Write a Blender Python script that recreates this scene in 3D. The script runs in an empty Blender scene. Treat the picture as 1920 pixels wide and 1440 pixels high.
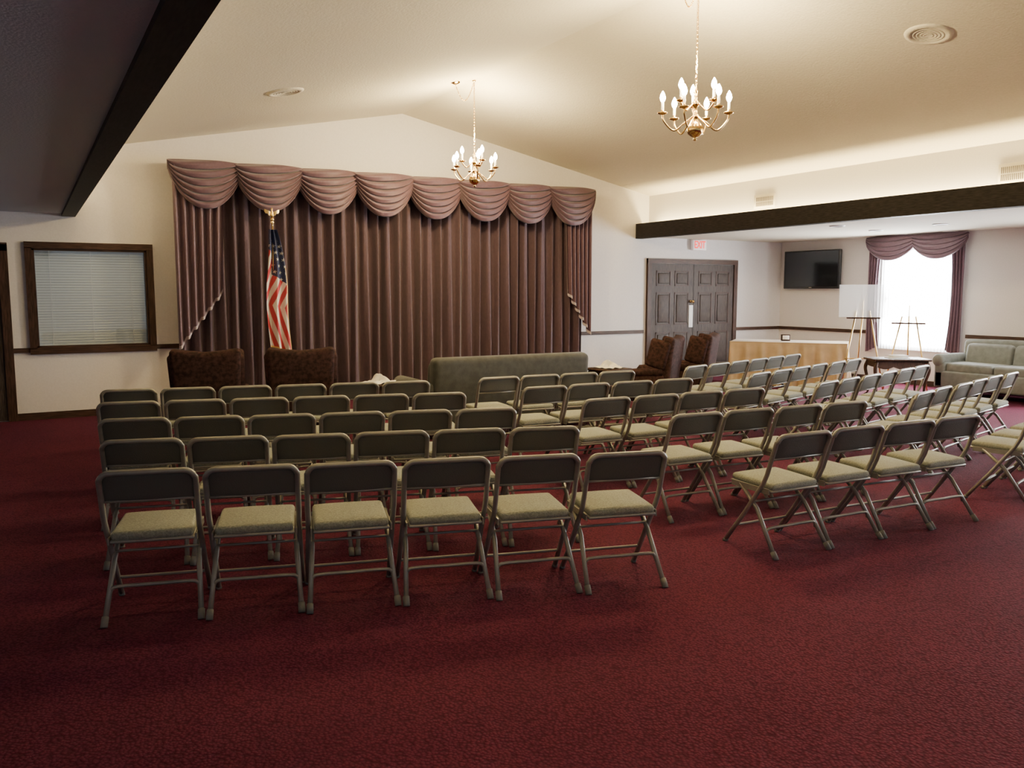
import bpy, bmesh, math, random
from mathutils import Vector, Matrix, Euler
random.seed(7)
S=bpy.context.scene
COL=bpy.context.collection
pi=math.pi

# ---------------------------------------------------------------- materials
def mat(name,col,rough=.6,metal=0,noise=0,nscale=20,bump=0,bscale=80,col2=None,emit=None,estr=0,spec=.5,sheen=0,trans=0,alpha=1,stretch=None,transl=0):
    m=bpy.data.materials.new(name);m.use_nodes=True;nt=m.node_tree;N=nt.nodes;L=nt.links
    b=N['Principled BSDF']
    b.inputs['Base Color'].default_value=(*col,1)
    b.inputs['Roughness'].default_value=rough
    b.inputs['Metallic'].default_value=metal
    b.inputs['Specular IOR Level'].default_value=spec
    b.inputs['Sheen Weight'].default_value=sheen
    b.inputs['Transmission Weight'].default_value=trans
    b.inputs['Alpha'].default_value=alpha
    if emit: 
        b.inputs['Emission Color'].default_value=(*emit,1);b.inputs['Emission Strength'].default_value=estr
    tc=N.new('ShaderNodeTexCoord');src=tc.outputs['Object']
    if stretch:
        mp=N.new('ShaderNodeMapping');mp.inputs['Scale'].default_value=stretch
        L.new(src,mp.inputs[0]);src=mp.outputs[0]
    if noise or col2:
        n=N.new('ShaderNodeTexNoise');n.inputs['Scale'].default_value=nscale;n.inputs['Detail'].default_value=6
        L.new(src,n.inputs['Vector'])
        r=N.new('ShaderNodeValToRGB')
        c2=col2 if col2 else tuple(c*(1-noise) for c in col)
        c1=col if col2 else tuple(min(1,c*(1+noise)) for c in col)
        r.color_ramp.elements[0].position=.36;r.color_ramp.elements[1].position=.64
        r.color_ramp.elements[0].color=(*c2,1);r.color_ramp.elements[1].color=(*c1,1)
        L.new(n.outputs['Fac'],r.inputs[0]);L.new(r.outputs[0],b.inputs['Base Color'])
    if bump:
        n2=N.new('ShaderNodeTexNoise');n2.inputs['Scale'].default_value=bscale;n2.inputs['Detail'].default_value=4
        L.new(src,n2.inputs['Vector'])
        bp=N.new('ShaderNodeBump');bp.inputs['Strength'].default_value=bump;bp.inputs['Distance'].default_value=.01
        L.new(n2.outputs['Fac'],bp.inputs['Height']);L.new(bp.outputs[0],b.inputs['Normal'])
    if transl:
        t=N.new('ShaderNodeBsdfTranslucent');t.inputs[0].default_value=(*col,1)
        mx=N.new('ShaderNodeMixShader');mx.inputs[0].default_value=transl
        L.new(b.outputs[0],mx.inputs[1]);L.new(t.outputs[0],mx.inputs[2])
        L.new(mx.outputs[0],N['Material Output'].inputs[0])
    return m

M={}
M['wall']=mat('wall_paint',(.72,.69,.67),.85,noise=.03,nscale=60,bump=.12,bscale=220)
M['ceil']=mat('ceiling_knockdown',(.70,.65,.53),.9,noise=.03,nscale=40,bump=.35,bscale=45)
M['lowceil']=mat('ceiling_low_paint',(.46,.52,.62),.9,bump=.3,bscale=60)
M['beam']=mat('beam_dark_wood',(.016,.013,.013),.6,noise=.4,nscale=10,stretch=(8,1,8),spec=.15)
M['wood']=mat('dark_walnut',(.045,.022,.014),.5,noise=.45,nscale=6,stretch=(12,12,1.2),bump=.1,bscale=30,spec=.2)
M['woodh']=mat('dark_walnut_trim',(.05,.026,.017),.5,noise=.4,nscale=6,stretch=(1.2,1.2,12),spec=.2)
M['doorw']=mat('door_oak_stained',(.050,.038,.033),.55,noise=.5,nscale=9,stretch=(14,14,1),bump=.12,bscale=30,spec=.16)
M['frame']=mat('chair_frame_enamel',(.28,.27,.235),.36,metal=.3,noise=.08,nscale=15)
M['vinyl']=mat('chair_back_vinyl',(.105,.107,.090),.5,bump=.25,bscale=160,spec=.3)
M['seat']=mat('chair_seat_fabric',(.265,.275,.215),.9,noise=.22,nscale=110,bump=.4,bscale=220,sheen=.1)
M['rubber']=mat('rubber_foot',(.16,.155,.14),.7)
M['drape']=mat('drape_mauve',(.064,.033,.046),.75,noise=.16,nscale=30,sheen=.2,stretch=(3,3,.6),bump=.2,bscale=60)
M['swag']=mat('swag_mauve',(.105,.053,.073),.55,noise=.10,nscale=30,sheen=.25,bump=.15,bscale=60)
M['trimf']=mat('jabot_lining',(.42,.36,.39),.7)
M['brass']=mat('polished_brass',(.85,.58,.22),.18,metal=1)
M['gold']=mat('gold_metal',(.75,.52,.2),.3,metal=1)
M['candle']=mat('candle_sleeve',(.85,.8,.68),.5,emit=(1,.75,.45),estr=1.6)
M['bulb']=mat('flame_bulb',(1,.9,.7),.3,emit=(1,.84,.58),estr=130)
M['white']=mat('white_paint',(.8,.8,.8),.5)
M['grille']=mat('grille_cream',(.62,.58,.48),.5)
M['grilled']=mat('grille_slot',(.12,.10,.08),.8)
M['black']=mat('tv_plastic',(.012,.012,.013),.3)
M['screen']=mat('tv_screen',(.006,.008,.010),.12)
M['velvet']=mat('green_grey_velvet',(.043,.044,.039),.85,noise=.22,nscale=14,sheen=.12,bump=.2,bscale=90)
M['sage']=mat('sage_upholstery',(.18,.195,.18),.85,noise=.12,nscale=14,sheen=.15,bump=.2,bscale=90)
M['damask']=mat('brown_damask',(.060,.030,.027),.9,col2=(.022,.013,.012),nscale=24,bump=.2,bscale=60,spec=.08)
M['satin']=mat('gold_satin',(.50,.36,.20),.32,noise=.12,nscale=5,sheen=.3,bump=.25,bscale=12)
M['doily']=mat('white_linen',(.78,.76,.70),.8,bump=.3,bscale=60)
M['paper']=mat('white_paper',(.9,.9,.9),.6)
M['frost']=mat('frosted_board',(.92,.94,.96),.4,alpha=.30,transl=.1)
M['acrylic']=mat('clear_acrylic',(.95,.97,1),.1,alpha=.22)
M['blind']=mat('blind_slat',(.50,.55,.56),.5)
def mixmat(name,kind,fac,col=(1,1,1)):
    m=bpy.data.materials.new(name);m.use_nodes=True;nt=m.node_tree;N=nt.nodes
    N.remove(N['Principled BSDF'])
    t=N.new('ShaderNodeBsdfTransparent');g=N.new(kind)
    if kind=='ShaderNodeBsdfGlossy': g.inputs['Roughness'].default_value=.03
    else: g.inputs[0].default_value=(*col,1)
    mx=N.new('ShaderNodeMixShader');mx.inputs[0].default_value=fac
    nt.links.new(t.outputs[0],mx.inputs[1]);nt.links.new(g.outputs[0],mx.inputs[2]);nt.links.new(mx.outputs[0],N['Material Output'].inputs[0])
    return m
M['glass']=mixmat('window_glass','ShaderNodeBsdfGlossy',.07)
M['sheer']=mixmat('sheer_voile','ShaderNodeBsdfTranslucent',.55,(.95,.95,.95))
M['red']=mat('exit_red',(.8,.03,.02),.5,emit=(1,.03,.02),estr=1.2)
M['exitw']=mat('exit_white',(.85,.8,.78),.5,emit=(1,.82,.78),estr=.25)
# carpet
def carpet():
    m=mat('carpet_burgundy',(.17,.018,.035),.95,spec=.1)
    nt=m.node_tree;N=nt.nodes;L=nt.links;b=N['Principled BSDF']
    tc=N.new('ShaderNodeTexCoord')
    v=N.new('ShaderNodeTexVoronoi');v.inputs['Scale'].default_value=75
    L.new(tc.outputs['Object'],v.inputs['Vector'])
    n=N.new('ShaderNodeTexNoise');n.inputs['Scale'].default_value=1.3;n.inputs['Detail'].default_value=5
    L.new(tc.outputs['Object'],n.inputs['Vector'])
    r=N.new('ShaderNodeValToRGB');r.color_ramp.elements[0].color=(.138,.023,.050,1);r.color_ramp.elements[1].color=(.074,.012,.027,1)
    r.color_ramp.elements[0].position=.15;r.color_ramp.elements[1].position=.75
    L.new(v.outputs['Distance'],r.inputs[0])
    mx=N.new('ShaderNodeMix');mx.data_type='RGBA';mx.blend_type='MULTIPLY';mx.inputs[0].default_value=.3
    L.new(r.outputs[0],mx.inputs[6]);L.new(n.outputs['Fac'],mx.inputs[7]);L.new(mx.outputs[2],b.inputs['Base Color'])
    bp=N.new('ShaderNodeBump');bp.inputs['Strength'].default_value=.5;bp.inputs['Distance'].default_value=.006;bp.invert=True
    L.new(v.outputs['Distance'],bp.inputs['Height']);L.new(bp.outputs[0],b.inputs['Normal'])
    return m
M['carpet']=carpet()

# ---------------------------------------------------------------- mesh builder
class MB:
    def __init__(s): s.v=[];s.f=[];s.m=[];s.sm=[];s.mats=[]
    def mi(s,k):
        if k not in s.mats: s.mats.append(k)
        return s.mats.index(k)
    def add(s,vs,fs,k,smooth=False,T=None):
        o=len(s.v);i=s.mi(k)
        for v in vs:
            v=Vector(v)
            s.v.append(T@v if T else v)
        for f in fs: s.f.append([o+a for a in f]);s.m.append(i);s.sm.append(smooth)
    def box(s,x0,x1,y0,y1,z0,z1,k,T=None):
        s.add([(x0,y0,z0),(x1,y0,z0),(x1,y1,z0),(x0,y1,z0),(x0,y0,z1),(x1,y0,z1),(x1,y1,z1),(x0,y1,z1)],
          [(0,3,2,1),(4,5,6,7),(0,1,5,4),(1,2,6,5),(2,3,7,6),(3,0,4,7)],k,False,T)
    def rbox(s,c,size,k,bev=.02,seg=3,rot=(0,0,0),T=None,fn=None,cuts=0):
        bm=bmesh.new();bmesh.ops.create_cube(bm,size=1)
        for v in bm.verts: v.co=Vector((v.co.x*size[0],v.co.y*size[1],v.co.z*size[2]))
        bmesh.ops.bevel(bm,geom=bm.edges[:],offset=bev,segments=seg,profile=.5,affect='EDGES')
        if cuts: bmesh.ops.subdivide_edges(bm,edges=[e for e in bm.edges if e.calc_length()>max(size)*.3],cuts=cuts,use_grid_fill=True)
        if fn:
            for v in bm.verts: v.co=Vector(fn(v.co))
        R=Euler(rot).to_matrix().to_4x4();R.translation=Vector(c)
        if T: R=T@R
        bm.verts.index_update()
        s.add([R@v.co for v in bm.verts],[[v.index for v in f.verts] for f in bm.faces],k,True)
        bm.free()
    def tube(s,path,r,k,seg=8,T=None,cap=True):
        P=[Vector(p) for p in path];n=len(P)
        rs=r if isinstance(r,(list,tuple)) else [r]*n
        up=None;vs=[];fs=[]
        for i in range(n):
            t=(P[min(i+1,n-1)]-P[max(i-1,0)]).normalized()
            if up is None:
                up=Vector((0,0,1)) if abs(t.z)<.9 else Vector((1,0,0))
            a=t.cross(up)
            if a.length<1e-5:a=t.orthogonal()
            a.normalize();b=a.cross(t).normalized();up=b
            for j in range(seg):
                q=2*pi*j/seg
                vs.append(P[i]+(a*math.cos(q)+b*math.sin(q))*rs[i])
        for i in range(n-1):
            for j in range(seg):
                j2=(j+1)%seg
                fs.append((i*seg+j,i*seg+j2,(i+1)*seg+j2,(i+1)*seg+j))
        if cap:
            fs.append(tuple(range(seg))[::-1]);fs.append(tuple((n-1)*seg+j for j in range(seg)))
        s.add(vs,fs,k,True,T)
    def lathe(s,prof,k,seg=20,c=(0,0,0),T=None):
        vs=[];fs=[];n=len(prof)
        for r,z in prof:
            for j in range(seg):
                q=2*pi*j/seg;vs.append((c[0]+r*math.cos(q),c[1]+r*math.sin(q),c[2]+z))
        for i in range(n-1):
            for j in range(seg):
                j2=(j+1)%seg;fs.append((i*seg+j,i*seg+j2,(i+1)*seg+j2,(i+1)*seg+j))
        s.add(vs,fs,k,True,T)
    def grid(s,fn,nu,nv,k,smooth=True,T=None):
        vs=[fn(i/nu,j/nv) for j in range(nv+1) for i in range(nu+1)]
        fs=[(j*(nu+1)+i,j*(nu+1)+i+1,(j+1)*(nu+1)+i+1,(j+1)*(nu+1)+i) for j in range(nv) for i in range(nu)]
        s.add(vs,fs,k,smooth,T)
    def mesh(s,name):
        me=bpy.data.meshes.new(name)
        me.from_pydata([tuple(v) for v in s.v],[],s.f)
        for k in s.mats: me.materials.append(M[k])
        me.polygons.foreach_set('material_index',s.m)
        me.polygons.foreach_set('use_smooth',s.sm)
        me.update();return me
    def obj(s,name,loc=(0,0,0),rz=0,parent=None):
        return put(s.mesh(name),name,loc,rz,parent)
def put(me,name,loc=(0,0,0),rz=0,parent=None):
    o=bpy.data.objects.new(name,me);COL.objects.link(o);o.location=loc;o.rotation_euler=(0,0,rz)
    if parent:o.parent=parent
    return o
def smoothpath(pts,n=8):
    P=[Vector(p) for p in pts];P=[P[0]*2-P[1]]+P+[P[-1]*2-P[-2]];out=[]
    for i in range(1,len(P)-2):
        for j in range(n):
            t=j/n;a,b,c,d=P[i-1:i+3]
            out.append(.5*((2*b)+(c-a)*t+(2*a-5*b+4*c-d)*t*t+(3*b-a-3*c+d)*t**3))
    out.append(P[-2]);return out

# ---------------------------------------------------------------- room
WY=12.16; RX=13.35; LX=-4.6; BY=-3.5
CX=5.10; EL=.30; ER=9.90; ZR=4.30; ZE=3.34; ZL=2.60
b=MB();b.box(LX-.2,RX+.2,BY,WY+.2,-.1,0,'carpet');b.obj('floor')
b=MB()
wx0,wx1,wz0,wz1=.08,1.42,.90,2.17
b.box(LX-.15,wx0,WY,WY+.15,0,2.75,'wall');b.box(wx0,wx1,WY,WY+.15,0,wz0,'wall')
b.box(wx0,wx1,WY,WY+.15,wz1,3.7,'wall')
b.box(wx1,10.05,WY,WY+.15,0,4.4,'wall');b.box(10.05,RX+.15,WY,WY+.15,0,2.75,'wall')
b.obj('wall_front')
wins=[(8.45,9.80),(4.55,5.9),(.8,2.15)]
WZ0,WZ1=.62,2.36
b=MB()
b.box(RX,RX+.15,BY,WY+.15,0,WZ0,'wall');b.box(RX,RX+.15,BY,WY+.15,WZ1,2.75,'wall')
cur=BY
for a,c in sorted(wins):
    b.box(RX,RX+.15,cur,a,WZ0,WZ1,'wall');cur=c
b.box(RX,RX+.15,cur,WY+.15,WZ0,WZ1,'wall');b.obj('wall_right')
b=MB();b.box(LX-.15,LX,BY,WY+.15,0,2.75,'wall');b.obj('wall_left')
b=MB();b.box(ER,ER+.15,BY,WY,ZL+.06,ZE+.05,'wall');b.obj('wall_upper_right')
b=MB();b.box(EL-.15,EL,BY,WY,ZL+.06,ZE+.05,'wall');b.obj('wall_upper_left')
def slab(x0,z0,x1,z1,k,name):
    b=MB();t=.1
    b.add([(x0,BY,z0),(x1,BY,z1),(x1,WY,z1),(x0,WY,z0),(x0,BY,z0+t),(x1,BY,z1+t),(x1,WY,z1+t),(x0,WY,z0+t)],
      [(0,3,2,1),(4,5,6,7),(0,1,5,4),(1,2,6,5),(2,3,7,6),(3,0,4,7)],k);b.obj(name)
sl=(ZR-ZE)/(CX-EL)
slab(EL-.15,ZE-.15*sl,CX,ZR,'ceil','ceiling_slope_left')
slab(CX,ZR,ER+.15,ZE-.15*sl,'ceil','ceiling_slope_right')
b=MB();b.box(LX,.445,BY,WY,ZL,ZL+.06,'lowceil');b.obj('ceiling_low_left')
b=MB();b.box(9.755,RX,BY,WY,ZL,ZL+.06,'ceil');b.obj('ceiling_low_right')
b=MB();b.box(.445,.60,BY,WY,2.565,2.83,'beam');b.obj('beam_left')
b=MB();b.box(9.60,9.755,BY,WY,2.565,2.83,'beam');b.obj('beam_right')

def trimrun(name,x0,x1,y0,y1,z0,z1,k='woodh'):
    b=MB();b.box(x0,x1,y0,y1,z0,z1,k)
    b.obj(name)
trimrun('trim_1',-.17,1.9,WY-.03,WY,.855,.915)
trimrun('trim_2',8.2,9.80,WY-.03,WY,.855,.915)
trimrun('trim_3',12.12,RX,WY-.03,WY,.855,.915)
trimrun('trim_4',RX-.03,RX,10.06,WY-.03,.855,.915)
trimrun('trim_5',RX-.03,RX,6.16,8.19,.855,.915)
trimrun('trim_6',LX,-1.3,WY-.03,WY,.855,.915)
trimrun('baseboard_front',-.17,9.80,WY-.02,WY,0,.09)
trimrun('baseboard_right',RX-.02,RX,BY,WY-.02,0,.09)
trimrun('baseboard_left',LX,LX+.02,BY,WY-.02,0,.09)

# interior window left
b=MB();f=.07
b.box(wx0-f,wx1+f,WY-.045,WY+.03,wz1-.01,wz1+f,'woodh');b.box(wx0-f,wx1+f,WY-.045,WY+.03,wz0-f,wz0+.01,'woodh')
b.box(wx0-f,wx0+.01,WY-.045,WY+.03,wz0,wz1,'wood');b.box(wx1-.01,wx1+f,WY-.045,WY+.03,wz0,wz1,'wood')
b.box(wx0+.01,wx0+.035,WY-.02,WY+.05,wz0,wz1,'wood');b.box(wx1-.035,wx1-.01,WY-.02,WY+.05,wz0,wz1,'wood')
b.box(wx0,wx1,WY-.02,WY+.05,wz1-.035,wz1-.01,'woodh');b.box(wx0,wx1,WY-.02,WY+.05,wz0+.01,wz0+.035,'woodh')
b.box(wx0+.03,wx1-.03,WY+.02,WY+.025,wz0+.03,wz1-.03,'glass')
nz=36
for i in range(nz):
    z=wz0+.03+(wz1-wz0-.06)*(i+.5)/nz
    T=Matrix.Translation((0,WY+.085,z))@Matrix.Rotation(1.0,4,'X')
    b.box(wx0+.04,wx1-.04,-.0185,.0185,-.0008,.0008,'blind',T)
for x in (wx0+.2,wx1-.2,(wx0+wx1)/2): b.box(x-.002,x+.002,WY+.068,WY+.07,wz0,wz1,'white')
b.box(wx0-.1,wx1+.1,WY+.55,WY+.57,wz0-.2,wz1+.2,'vinyl')  # dark backing panel added so the gaps between slats read as shaded
b.obj('window_1')

# left door
b=MB()
b.box(-.27,-.17,WY-.04,WY,0,2.2,'wood');b.box(-1.27,-1.17,WY-.04,WY,0,2.2,'wood');b.box(-1.27,-.17,WY-.04,WY,2.12,2.22,'woodh')
b.box(-1.17,-.27,WY-.02,WY,0.01,2.12,'doorw')
for z0,z1 in ((.15,.75),(.9,1.55),(1.7,2.0)):
    for x0 in (-1.09,-.67): b.rbox((x0+.16,WY-.022,(z0+z1)/2),(.32,.03,z1-z0),'doorw',.012,2)
b.obj('door_1')
# double doors
b=MB();dx0,dx1=9.86,12.10;dt=2.22
b.box(dx0,dx0+.09,WY-.05,WY,0,dt,'wood');b.box(dx1-.09,dx1,WY-.05,WY,0,dt,'wood');b.box(dx0,dx1,WY-.051,WY,dt-.09,dt,'woodh')
mid=(dx0+dx1)/2
for l0,l1 in ((dx0+.095,mid-.004),(mid+.004,dx1-.095)):
    b.box(l0,l1,WY-.028,WY,0.01,dt-.095,'doorw')
    w=l1-l0;pw=(w-.12*2-.1)/2
    for px in (l0+.12,l0+.22+pw):
        for z0,z1 in ((.22,.86),(1.0,1.60),(1.72,2.0)):
            for q in ((px,px+pw,z0,z0+.02),(px,px+pw,z1-.02,z1),(px,px+.02,z0,z1),(px+pw-.02,px+pw,z0,z1)):
                b.box(q[0],q[1],WY-.036,WY-.02,q[2],q[3],'wood')
            b.rbox((px+pw/2,WY-.03,(z0+z1)/2),(pw-.09,.022,z1-z0-.09),'doorw',.01,2)
b.rbox((mid-.06,WY-.036,1.15),(.10,.012,.42),'white',.004,2)
b.lathe([(0,.0),(.028,.0),(.028,.01),(.012,.012),(.012,.045),(.03,.055),(.03,.075),(.012,.088),(0,.09)],'brass',14,T=Matrix.Translation((mid-.06,WY-.03,1.43))@Matrix.Rotation(pi/2,4,'X'))
b.obj('door_2')

# exit sign
b=MB();b.rbox((11.06,WY-.06,2.485),(.33,.06,.19),'exitw',.008,2);b.box(11.0,11.12,WY-.03,WY,2.45,2.52,'white')
ex=b.obj('exit_sign')
cu=bpy.data.curves.new('exit_lettering','FONT');cu.body='EXIT';cu.size=.19;cu.align_x='CENTER';cu.align_y='CENTER';cu.extrude=.002;cu.offset=.004
cu.materials.append(M['red']);t=bpy.data.objects.new('exit_lettering',cu);COL.objects.link(t);t.location=(11.06,WY-.093,2.487);t.rotation_euler=(pi/2,0,0);t.scale=(.70,1,1);t.parent=ex

# ---------------------------------------------------------------- drapery
def pleat(ph):
    s=math.sin(ph);return (abs(s)**.7)*(1 if s>0 else -1)
b=MB()
X0,X1=1.72,8.36;ZT=3.30
NP=38
rp=[random.uniform(.6,1.3) for _ in range(NP+3)];rq=[random.uniform(-.3,.3) for _ in range(NP+3)]
def back(u,v):
    x=X0+.05+u*(X1-X0-.1);k=u*NP;i=int(k);fr=k-i
    am=(rp[i]*(1-fr)+rp[i+1]*fr);ph=2*pi*k+(rq[i]*(1-fr)+rq[i+1]*fr)*1.4*(v)
    y=11.98-.085*am*pleat(ph)*(.75+.25*v)+.012*math.sin(5*pi*k+3*v)
    return (x+.015*math.sin(2*pi*k*.5+4*v)*v,y,ZT-.05-(ZT-.09)*v)
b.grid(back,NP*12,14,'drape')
def jab(xo,xi,zo,zi):
    npl=6
    def bot(u):
        k=u*npl;st=int(k)/npl;fr=k-int(k)
        uu=st+(1/npl)*(fr**2.2)
        return zo+(zi-zo)*uu
    def fn(u,v):
        x=xo+(xi-xo)*u
        y=11.82-.045*pleat(2*pi*u*npl)-.03*(1-u)
        z1=bot(min(u,.9999));x+= (xo-x)*.10*v
        return (x,y,ZT-(ZT-z1)*v)
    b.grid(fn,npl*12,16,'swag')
    def fn2(u,v):
        x,y,z=fn(u,1);return (x,y-.006,z+.045*(1-v))
    b.grid(fn2,npl*12,1,'trimf')
jab(X0,2.38,.86,1.62)
jab(X1,7.86,.88,1.62)
NS=8;sw=(X1-X0)/NS
def swag(xl,xr,yb,D,zt,k,depth=.12,nf=6,T=None,mb=None,amp=.045,sk=.16):
    xc=(xl+xr)/2;w=(xr-xl)/2
    def fn(u,v):
        s=2*u-1
        sag=max(0,1-abs(s)**2.5)**.66
        z=zt-.08*v*abs(s)**4-D*(v**.85)*sag*(1-.10*sk*6*s*(1-v))-.012*v
        x=xc+s*w*(1.10-.20*v*(1-abs(s)**2))
        ph=v*nf*2*pi+1.1*s*(1-v)
        rip=math.sin(ph-.6)+.35*math.sin(2*ph+s*2)
        y=yb-depth*(.25+.75*math.sin(pi*min(1,v*.8+.1)))*(sag*.85+.15)-amp*rip*(.30+.70*sag)
        z+=.020*math.cos(ph)*sag
        return (x,y,z)
    (mb or b).grid(fn,36,120,k,T=T)
for i in range(NS):
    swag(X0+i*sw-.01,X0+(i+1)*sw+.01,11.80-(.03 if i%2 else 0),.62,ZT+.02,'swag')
b.box(X0,X1,11.86,WY,ZT-.06,ZT+.015,'swag')
b.obj('stage_curtain')

# ---------------------------------------------------------------- chairs
def chair_mesh():
    b=MB()
    zt=.768;w=.220;r=.05
    half=[(-w-.006,.455,.01),(-w,.30,.215),(-w+.002,.135,.45),(-w,.105,.51),(-w,.045,.69)]
    top=[(-w,.035,zt-.035-r*.3)]
    for k in range(1,6):
        q=pi/2*k/5
        top.append((-w+r-r*math.cos(q),.03-.008*math.sin(q),zt-.012-r+r*math.sin(q)))
    L=half+top
    R=[(-x,y,z) for x,y,z in reversed(L)]
    b.tube(L+R,.0145,'frame',10)
    for s in (-1,1):
        b.tube([(s*.197,.36,.405),(s*.202,.20,.27),(s*.222,.03,.03)],.0135,'frame',10)
        b.tube([(s*.222,.034,.04),(s*.224,.0,.0)],.0175,'rubber',10)
        b.tube([(s*(w+.006),.446,.02),(s*(w+.006),.462,0)],.0165,'rubber',8)
        b.box(s*.205-.004,s*.205+.004,.10,.43,.380,.415,'frame')
    br=smoothpath([(-.214,.115,.125),(-.20,.11,.155),(-.165,.108,.166),(0,.108,.166),(.165,.108,.166),(.20,.11,.155),(.214,.115,.125)],4)
    b.tube(br,.0095,'frame',8)
    b.tube([(-.20,.235,.31),(.20,.235,.31)],.0075,'frame',6)
    b.tube([(-w,.36,.135),(-.2,.365,.13),(.2,.365,.13),(w,.36,.135)],.0085,'frame',6)
    def cv(c): return (c.x,c.y-.009*(1-(c.x/.21)**2)+.006,c.z)
    b.rbox((0,.055,.680),(.425,.020,.150),'vinyl',.009,2,rot=(.30,0,0),fn=cv,cuts=4)
    b.rbox((0,.069,.680),(.38,.022,.125),'seat',.010,2,rot=(.30,0,0),fn=cv,cuts=4)
    b.tube([(-.21,.072,.606),(.21,.072,.606)],.007,'frame',6)
    b.rbox((0,.270,.402),(.395,.37,.018),'frame',.008,2,rot=(.03,0,0))
    def dome(c): 
        k=(1-(c.x/.2)**2)*(1-(c.y/.2)**2)
        return (c.x,c.y,c.z+(.012*k if c.z>0 else 0))
    b.rbox((0,.270,.428),(.385,.37,.046),'seat',.021,4,rot=(.03,0,0),fn=dome,cuts=4)
    return b.mesh('folding_chair')
CM=chair_mesh()
def row(p0,p1,n,jit=.012,tw=0):
    d=Vector((p1[0]-p0[0],p1[1]-p0[1]));L=d.length;d.normalize();ang=math.atan2(d.y,d.x)
    nrm=Vector((-d.y,d.x));w=.468;pitch=(L-w)/(n-1)
    for i in range(n):
        c=Vector(p0)+d*(w/2+i*pitch)-nrm*(.03+random.uniform(-jit,jit))
        put(CM,'folding_chair',(c.x,c.y,0),ang+tw+random.uniform(-.02,.02))
for a in [((.24,4.42),(2.99,3.47),6),((.32,5.35),(3.05,4.40),6),((.37,6.25),(3.13,5.34),6),((.43,7.22),(3.23,6.37),6),((.51,8.10),(3.35,7.38),6)]:
    row(*a,tw=.05)
for a in [((3.86,7.37),(5.74,7.24),4),((3.82,6.44),(5.74,6.32),4),((3.81,5.47),(5.73,5.35),4),((3.85,4.46),(5.75,4.31),4),((3.86,3.52),(5.78,3.40),4),
          ((6.50,7.28),(9.25,8.02),6),((6.50,6.30),(9.28,7.08),6),((6.40,5.34),(9.17,6.05),6),((6.42,4.37),(9.24,5.08),6),((6.46,3.42),(9.28,4.13),6)]:
    row(*a)

# ---------------------------------------------------------------- armchairs and sofas
def wing():
    b=MB()
    b.rbox((0,.38,.26),(.64,.60,.22),'damask',.04,3)
    b.rbox((0,.40,.40),(.54,.52,.12),'damask',.05,4)
    def bk(c):
        return (c.x*(1+.06*(c.z/.35)),c.y,c.z-(.02*math.cos(c.x/.36*pi) if c.z>0 else 0))
    b.rbox((0,.10,.65),(.68,.15,.72),'damask',.05,4,rot=(.13,0,0),fn=bk,cuts=3)
    for s in (-1,1):
        b.rbox((s*.330,.20,.80),(.09,.28,.38),'damask',.04,3,rot=(.25,0,s*.1))
        b.rbox((s*.325,.38,.38),(.11,.54,.30),'damask',.045,3)
        b.tube([(s*.335,.14,.56),(s*.34,.38,.55),(s*.34,.62,.53),(s*.34,.65,.50)],[.055,.06,.06,.04],'damask',12)
        for y in (.1,.62):
            b.tube([(s*.28,y,.16),(s*.29,y+.01*(1 if y>.4 else -1),.08),(s*.285,y,.0)],[.03,.025,.018],'wood',8)
    return b.mesh('wingback_armchair')
WM=wing()
def pl(me,name,pL,pR,off=.0):
    d=Vector((pR[0]-pL[0],pR[1]-pL[1]));a=math.atan2(d.y,d.x);c=(Vector(pL)+Vector(pR))/2
    put(me,name,(c.x,c.y,0),a)
pl(WM,'wingback_armchair',(1.23,9.27),(1.94,9.05))
pl(WM,'wingback_armchair',(2.16,9.02),(2.89,8.80))
pl(WM,'wingback_armchair',(7.30,8.42),(7.84,8.82))
pl(WM,'wingback_armchair',(8.24,8.72),(8.80,9.14))

def sofa(W,key,hb,ha,camel=.0,D=.88,nc=3,ax=0):
    b=MB()
    b.rbox((0,D/2+.02,.26),(W-.04,D-.06,.26),key,.03,3)
    def bk(c):
        return (c.x,c.y,c.z+(camel*math.cos(c.x/(W/2)*pi/2) if c.z>0 else 0))
    b.rbox((0,.13,(hb+.15)/2+.02),(W-.12,.20,hb-.19),key,.07,4,rot=(.09,0,0),fn=bk,cuts=6)
    cw=(W-.36+2*ax)/nc
    for i in range(nc):
        x=-(W-.36+2*ax)/2+cw*(i+.5)
        b.rbox((x,.53,.44),(cw-.01,.62,.16),key,.05,4)
        b.rbox((x,.27,.64+(hb-.9)),(cw-.01,.2,.42),key,.08,4,rot=(.16,0,0))
    for s in (-1,1):
        o=s*ax
        b.rbox((s*(W/2-.10)+o,D/2+.04,.33),(.17+.0,D-.1,.42),key,.04,3)
        b.tube([(s*(W/2-.08)+o,.07,ha-.09),(s*(W/2-.08)+o,.4,ha-.09),(s*(W/2-.08)+o,D-.02,ha-.09),(s*(W/2-.08)+o,D+.01,ha-.09)],[.09,.10,.10,.075],key,16)
        for y in (.12,D-.1): b.tube([(s*(W/2-.14)+o,y,.15),(s*(W/2-.14)+o,y,0)],[.03,.02],'wood',8)
    return b
sofa(2.14,'velvet',.90,.64,.0,ax=.09).obj('green_velvet_sofa',(4.80,8.20,0),math.atan2(-.05,2.04))
sofa(1.85,'sage',.86,.64,.02,nc=2).obj('sage_loveseat',(13.18,7.14,0),pi/2)

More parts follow.
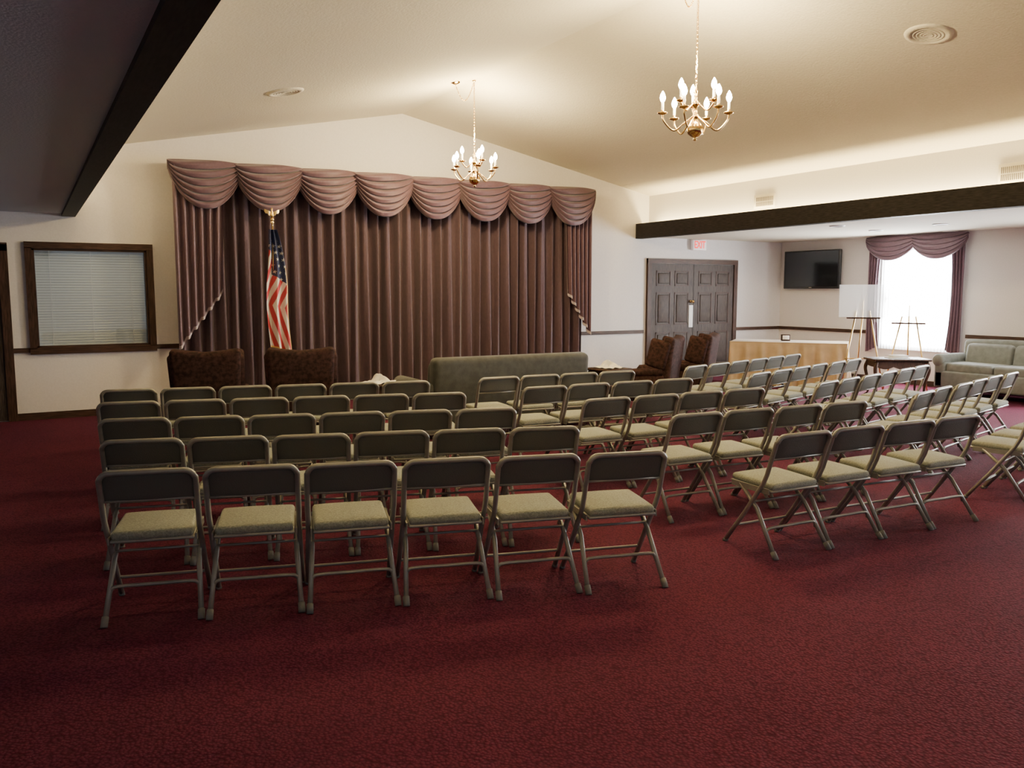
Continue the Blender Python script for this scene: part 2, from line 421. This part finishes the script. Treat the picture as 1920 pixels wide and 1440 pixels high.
# end tables
def etable(name,loc,rz,w=.45,d=.42,h=.65):
    b=MB()
    b.rbox((0,0,h-.015),(w,d,.03),'wood',.01,2)
    b.box(-w/2+.04,w/2-.04,-d/2+.04,d/2-.04,h-.12,h-.03,'wood')
    for sx in (-1,1):
        for sy in (-1,1):
            x,y=sx*(w/2-.06),sy*(d/2-.06)
            p=smoothpath([(x,y,h-.05),(x+sx*.03,y+sy*.03,h-.16),(x,y,h-.34),(x-sx*.012,y-sy*.012,.08),(x+sx*.025,y+sy*.025,.02),(x+sx*.03,y+sy*.03,.0)],5)
            n=len(p);b.tube(p,[.034-.022*min(1,i/n*1.4) if i<n*.75 else .014+.012*(i/n-.75)*4 for i in range(n)],'wood',8)
    def ap(u,v): 
        x=-w/2+.05+u*(w-.1);return (x,-d/2+.035,h-.10-v*(.02+.035*abs(math.sin(u*3*pi))))
    b.grid(ap,30,2,'wood')
    def ap2(u,v):
        x,y,z=ap(u,v);return (x,-y,z)
    b.grid(ap2,30,2,'wood')
    return b.obj(name,loc,rz)
def doily(name,loc,r=.17,hh=.05,k='doily'):
    b=MB()
    def fn(u,v):
        a=2*pi*u;rr=r*v*(1+.15*math.sin(5*a)+.08*math.sin(9*a+1))
        z=.012+hh*(math.cos(v*pi/2)**1.5)*(1+.5*math.sin(3*a+6*v))*(.5+.5*math.cos(a*2+v*5))+ .006*math.sin(11*a)*v
        return (rr*math.cos(a),rr*math.sin(a),max(.004,z))
    b.grid(fn,48,12,k);return b.obj(name,loc)
etable('end_table',(3.22,8.42,0),-.1);doily('linen_napkin',(3.22,8.42,.65),.18,.07)
etable('end_table',(6.40,8.62,0),.1);doily('linen_napkin',(6.40,8.62,.65),.18,.07)
etable('carved_side_table',(11.55,8.16,0),-.6,.85,.5,.6)
b=MB();b.rbox((0,0,.006),(.3,.22,.012),'paper',.003,1);b.rbox((.02,.01,.03),(.24,.17,.035),'doily',.004,1);b.obj('guest_book',(11.55,8.16,.6),-.5)

# table with gold cloth
b=MB();tw,td,th=1.9,.76,.76
def cloth(u,v):
    P=2*(tw+td);s=u*P
    if s<tw: x,y,nx,ny=-tw/2+s,-td/2,0,-1
    elif s<tw+td: x,y,nx,ny=tw/2,-td/2+(s-tw),1,0
    elif s<2*tw+td: x,y,nx,ny=tw/2-(s-tw-td),td/2,0,1
    else: x,y,nx,ny=-tw/2,td/2-(s-2*tw-td),-1,0
    a=.042*v*(math.sin(s*26)+.5*math.sin(s*47+1))+.045*v
    return (x+nx*a,y+ny*a,th-v*(th-.02))
b.grid(cloth,300,12,'satin');b.rbox((0,0,th-.004),(tw+.01,td+.01,.014),'satin',.006,2)
b.obj('draped_table',((10.52+12.27)/2,(10.67+9.62)/2,0),math.atan2(9.16-10.67,11.67-10.52))
b=MB();b.rbox((0,0,.055),(.15,.10,.11),'wood',.008,2);b.rbox((0,-.052,.06),(.11,.006,.07),'paper',.002,1);b.obj('card_box',(11.42,10.25,.765),-.7)

# easels
def easel(name,loc,rz,bw,bh,zb,k):
    b=MB()
    H=zb+.10
    for s in (-1,1): b.tube([(s*.10,0,H),(s*.33,-.18,0)],.012,'gold',8)
    b.tube([(0,.0,H),(0,.45,0)],.012,'gold',8)
    b.tube([(-.26,-.1,.55),(.26,-.1,.55)],.009,'gold',6)
    b.box(-.25,.25,-.09,-.01,zb-.025,zb,'wood')
    b.tube([(0,0,H),(0,.02,zb+bh*.5)],.007,'gold',8)
    T=Matrix.Translation((0,-.045,zb))@Matrix.Rotation(-.08,4,'X')
    b.add([(-bw/2,0,0),(bw/2,0,0),(bw/2,0,bh),(-bw/2,0,bh)],[(0,1,2,3)],k,False,T)
    return b.obj(name,loc,rz)
easel('display_easel',(11.62,8.86,0),-.75,.74,.52,1.21,'frost')
easel('display_easel',(12.35,8.55,0),-1.0,1.05,.55,1.12,'acrylic')

# TV
b=MB();b.rbox((0,0,0),(1.34,.06,.74),'black',.012,2);b.box(-.63,.63,-.0325,-.029,-.325,.345,'screen')
b.box(-.15,.15,.02,.10,-.15,.15,'black')
b.box(-.03,.03,-.033,-.03,-.352,-.342,'grille')
b.obj('wall_television',(RX-.10,11.30,2.04),-pi/2)

# ---------------------------------------------------------------- windows right
def window(i,y0,y1):
    b=MB();x=RX
    f=.06
    b.box(x+.02,x+.09,y0,y0+f,WZ0,WZ1,'white');b.box(x+.02,x+.09,y1-f,y1,WZ0,WZ1,'white')
    b.box(x+.02,x+.09,y0,y1,WZ1-f,WZ1,'white');b.box(x+.02,x+.09,y0,y1,WZ0,WZ0+f,'white')
    zm=(WZ0+WZ1)/2;b.box(x+.03,x+.08,y0,y1,zm-.02,zm+.02,'white')
    b.box(x-.015,x+.02,y0-.03,y1+.03,WZ0-.03,WZ0,'white')
    b.box(x+.05,x+.054,y0+f,y1-f,WZ0+f,WZ1-f,'glass')
    b.obj('window_%d'%i)
    a=bpy.data.lights.new('daylight','AREA');a.shape='RECTANGLE';a.size=y1-y0;a.size_y=WZ1-WZ0;a.energy=820;a.color=(.96,.98,1)
    o=bpy.data.objects.new('daylight_%d'%i,a);COL.objects.link(o);o.location=(x+.2,(y0+y1)/2,zm);o.rotation_euler=(pi/2,0,pi/2)
    b=MB();Y0,Y1=y0-.22,y1+.22;xx=x-.12;zt=2.58
    T=Matrix(((0,1,0,0),(-1,0,0,0),(0,0,1,0),(0,0,0,1)))
    lx0,lx1=-Y1,-Y0
    nsw=2;w=(lx1-lx0)/nsw
    for j in range(nsw):
        swag(lx0+j*w-.02,lx0+(j+1)*w+.02,xx-.0-.01*j,.42,zt,'swag',.08,5,T,b,amp=.02,sk=0)
    for (a0,a1,sg) in ((lx0,lx0+.26,1),(lx1,lx1-.26,-1)):
        def pn(u,v,a0=a0,a1=a1):
            return (a0+(a1-a0)*u*(1-.25*math.sin(pi*v)),xx+.02-.025*math.sin(2*pi*u*4),zt-v*(zt-.52-.12*u))
        b.grid(pn,40,14,'swag',T=T)
    def sh(u,v): return (lx0+.12+(lx1-lx0-.24)*u,xx+.08-.008*math.sin(2*pi*u*26),zt-.05-v*(zt-.05-.60))
    b.grid(sh,260,2,'sheer',T=T)
    b.box(xx-.01,x-.018,Y0,Y1,zt-.03,zt,'swag')
    b.obj('window_curtain')
for i,(a,c) in enumerate(wins): window(i+2,a,c)

# ---------------------------------------------------------------- grilles, ceiling fixtures
def vent(name,y0,y1,z0,z1):
    b=MB();x=ER;b.rbox((x-.008,(y0+y1)/2,(z0+z1)/2),(.016,y1-y0,z1-z0),'grille',.004,1)
    n=int((y1-y0-.05)/.022)
    for r_ in range(2):
        za=z0+.025+(z1-z0-.05)*r_/2;zb=za+(z1-z0-.05)/2-.012
        for i in range(n):
            y=y0+.028+i*.022;b.box(x-.0185,x-.012,y,y+.011,za,zb,'grilled')
    b.obj(name)
vent('air_vent',9.18,9.60,2.90,3.10);vent('air_vent',5.35,5.80,2.87,3.09)
def speaker(x,y):
    z=ZR-abs(x-CX)*sl;a=math.atan(sl)*(1 if x>CX else -1)
    b=MB();b.lathe([(0,-.012),(.15,-.012),(.155,-.02),(.2,-.012),(.205,0)],'ceil',32)
    for r in (.03,.06,.09,.12): b.lathe([(r,-.0125),(r+.006,-.016),(r+.012,-.0125)],'ceil',32)
    o=b.obj('ceiling_speaker',(x,y,z));o.rotation_euler=(0,a,0)
speaker(2.58,9.43);speaker(7.09,4.86)
for x,y in ((10.6,8.6),(11.9,8.9),(11.6,7.6)):
    b=MB();b.lathe([(.0,-.01),(.08,-.01),(.085,-.018),(.11,-.01),(.115,0)],'white',24);b.obj('recessed_vent',(x,y,ZL))  # plain white discs for round ceiling vents, no lamp inside

# ---------------------------------------------------------------- chandeliers
def chandelier(loc,top,swag_from=None,rot=0):
    b=MB()
    b.lathe([(0,-.03),(.012,-.025),(.018,-.01),(.01,0),(.03,.005),(.062,.03),(.075,.07),(.062,.11),(.03,.135),(.018,.15),(.03,.165),(.035,.18),(.018,.2),(.014,.25),(.03,.27),(.036,.29),(.018,.31),(.012,.36),(.022,.38),(.012,.40),(.006,.43),(0,.44)],'brass',20)
    def arm(a,R,z0,z1,drop):
        c,s=math.cos(a),math.sin(a)
        p=smoothpath([(.02*c,.02*s,z0),(R*.35*c,R*.35*s,z0-drop*.5),(R*.65*c,R*.65*s,z0-drop),(R*.95*c,R*.95*s,z0-drop*.35),(R*c,R*s,z1)],6)
        b.tube(p,.0080,'brass',8)
        q=(R*c,R*s,z1)
        b.lathe([(.0,-.01),(.02,-.006),(.042,.004),(.046,.012),(.02,.008),(.013,.02),(.014,.035),(.012,.035)],'brass',14,c=q)
        b.lathe([(.0115,.02),(.0115,.10),(0,.10)],'candle',10,c=q)
        b.lathe([(.005,.095),(.019,.112),(.026,.135),(.020,.162),(.006,.190),(0,.196)],'bulb',12,c=q)
    for i in range(6): arm(rot+i*pi/3,.285,.18,.20,.12)
    for i in range(3): arm(rot+.5+i*2*pi/3,.16,.29,.29,.07)
    L=top-.44;n=int(L/.034)
    for i in range(n):
        z=.44+L*(i+.5)/n;pts=[]
        for j in range(9):
            q=2*pi*j/8;e=.009*math.cos(q);pts.append((e if i%2 else 0,0 if i%2 else e,z+.021*math.sin(q)))
        b.tube(pts,.0026,'brass',5,cap=False)
    b.tube([(.004,0,.44),(.004,0,top)],.002,'gold',5)
    b.lathe([(.0,0),(.03,-.002),(.02,-.015),(.005,-.03),(0,-.03)],'brass',14,c=(0,0,top))
    if swag_from:
        dx,dy,dz=swag_from
        pts=[]
        for i in range(25):
            t=i/24;pts.append((dx*(1-t),dy*(1-t),top+dz*(1-t)-.22*math.sin(pi*t)-.02))
        for i in range(24):
            a=Vector(pts[i]);c=Vector(pts[i+1]);b.tube([a-(c-a)*.1,(a+c)/2+Vector((0,0,.004*(1 if i%2 else -1))),c+(c-a)*.1],.005,'brass',5)
        b.lathe([(.0,-.03),(.02,-.028),(.055,-.012),(.065,0)],'brass',18,c=(dx,dy,top+dz))
    o=b.obj('brass_chandelier',loc)
    l=bpy.data.lights.new('chandelier_light','POINT');l.energy=310;l.color=(1,.76,.36);l.shadow_soft_size=.14
    lo=bpy.data.objects.new('chandelier_light',l);COL.objects.link(lo);lo.parent=o;lo.location=(0,0,.62)
chandelier((5.10,9.80,2.99),4.30-2.99,(-.26,.02,-.052),.2)
chandelier((5.10,5.66,2.95),4.30-2.95,(-.05,.16,-.01),.5)

# cove strips
for nm,x,e in (('cove_strip_light',.37,400),('cove_strip_light',9.83,440)):
    b=MB();b.box(-.03,.03,-6.5,6.5,-.02,0,'white');o=b.obj(nm,(x,5.4,2.69))
    a=bpy.data.lights.new('cove','AREA');a.shape='RECTANGLE';a.size=.06;a.size_y=13;a.energy=e;a.color=(1,.76,.36)
    lo=bpy.data.objects.new('cove_light',a);COL.objects.link(lo);lo.parent=o;lo.location=(0,0,.012);lo.rotation_euler=(pi,0,0)
a=bpy.data.lights.new('office','AREA');a.size=1.2;a.energy=4;a.color=(.9,.98,1)
lo=bpy.data.objects.new('office_light',a);COL.objects.link(lo);lo.location=(.75,WY+.45,1.9);lo.rotation_euler=(-pi/2+.3,0,0)

# ---------------------------------------------------------------- flag
def flagmat():
    m=bpy.data.materials.new('flag_cloth');m.use_nodes=True;N=m.node_tree.nodes
    a=N.new('ShaderNodeVertexColor');a.layer_name='Col'
    m.node_tree.links.new(a.outputs[0],N['Principled BSDF'].inputs['Base Color']);N['Principled BSDF'].inputs['Roughness'].default_value=.6
    return m
M['flag']=flagmat()
b=MB()
fl=MB();nu,nv=90,330
def wid(v): return .10+.19*min(1,v*2.2)**.8
def fpt(u,v):
    w=wid(v);x=(-.42+u)*w-.02+.05*v+.015*math.sin(v*7)
    y=-.04-.035*math.sin(2*pi*(u*2.2+.4*v))-.015*math.sin(9*u+5*v)
    z=2.44-1.58*v-.12*(u-.3)*v*(1 if u>.3 else .5)
    return (x,y,z)
fl.grid(fpt,nu,nv,'flag');fo=fl.mesh('flag_cloth')
ca=fo.color_attributes.new('Col','FLOAT_COLOR','POINT')
RED=(.36,.02,.03,1);WH=(.58,.55,.50,1);BL=(.012,.018,.07,1);GO=(.6,.4,.12,1)
def star(x,y):
    r=math.hypot(x,y);a=math.atan2(x,y)%(2*pi/5);a=min(a,2*pi/5-a)
    return r< (1.0 if a<.12 else .62 if a<.35 else .42)
k=0
for j in range(nv+1):
    for i in range(nu+1):
        u,v=i/nu,j/nv
        X=(u-.5)*wid(v);Y=1.58*v
        if v>.985 or u>.965 and v>.3: c=GO
        elif Y<.62+.5*X and not (u<.28 and Y>.36+X): 
            gx=(X+.25*Y)/.075;gy=Y/.085;ry=math.floor(gy);gx+=.5*(ry%2)
            sx=(gx-math.floor(gx)-.5)*.075/.021;sy=(gy-ry-.5)*.085/.024
            c=WH if star(sx,-sy) and Y>.14 else BL
        else:
            q=(X*1.0+.42*Y)/.052 if Y<1.0 else (X*1.0+.42-.22*(Y-1.0))/.052
            c=RED if int(math.floor(q))%2==0 else WH
        ca.data[k].color=c;k+=1
b.tube([(0,0,.05),(0,0,2.5)],.0125,'gold',10)
b.lathe([(0,.06),(.03,.06),(.05,.05),(.13,.03),(.15,.01),(.15,0),(0,0)],'brass',24)
b.lathe([(.0,2.60),(.02,2.595),(.028,2.575),(.02,2.555),(.015,2.55),(.03,2.54),(.015,2.52),(.014,2.49)],'gold',14)
b.lathe([(0,2.585),(.016,2.60),(.024,2.63),(.018,2.67),(.010,2.695),(.014,2.71),(.010,2.725),(0,2.73)],'gold',12)
b.tube([(0,-.01,2.715),(0,-.03,2.708)],[.006,.001],'gold',6)
for s in (-1,1):
    def wg(u,v,s=s):
        return (s*(.012+.085*u),-.012*math.sin(pi*u)+.006*v,2.665+.045*u**.7-(.06*(1-.35*u)*v)+.006*math.sin(u*14)*v)
    b.grid(wg,16,4,'gold')
    def wg2(u,v,s=s):
        x,y,z=wg(u,v,s);return (x,y+.008,z)
    b.grid(wg2,16,4,'gold')
fp=b.obj('american_flag',(2.90,11.42,0))
put(fo,'flag_cloth',parent=fp)

# ---------------------------------------------------------------- world, camera
w=bpy.data.worlds.new('World');S.world=w;w.use_nodes=True
w.node_tree.nodes['Background'].inputs[0].default_value=(.80,.86,1,1);w.node_tree.nodes['Background'].inputs[1].default_value=.45
cam=bpy.data.cameras.new('camera');cam.sensor_width=36;cam.lens=1570/1920*36;cam.clip_start=.05
o=bpy.data.objects.new('camera',cam);COL.objects.link(o);S.camera=o
o.location=(0,0,1.63);o.rotation_euler=(pi/2-math.radians(6.35),0,-math.radians(30))
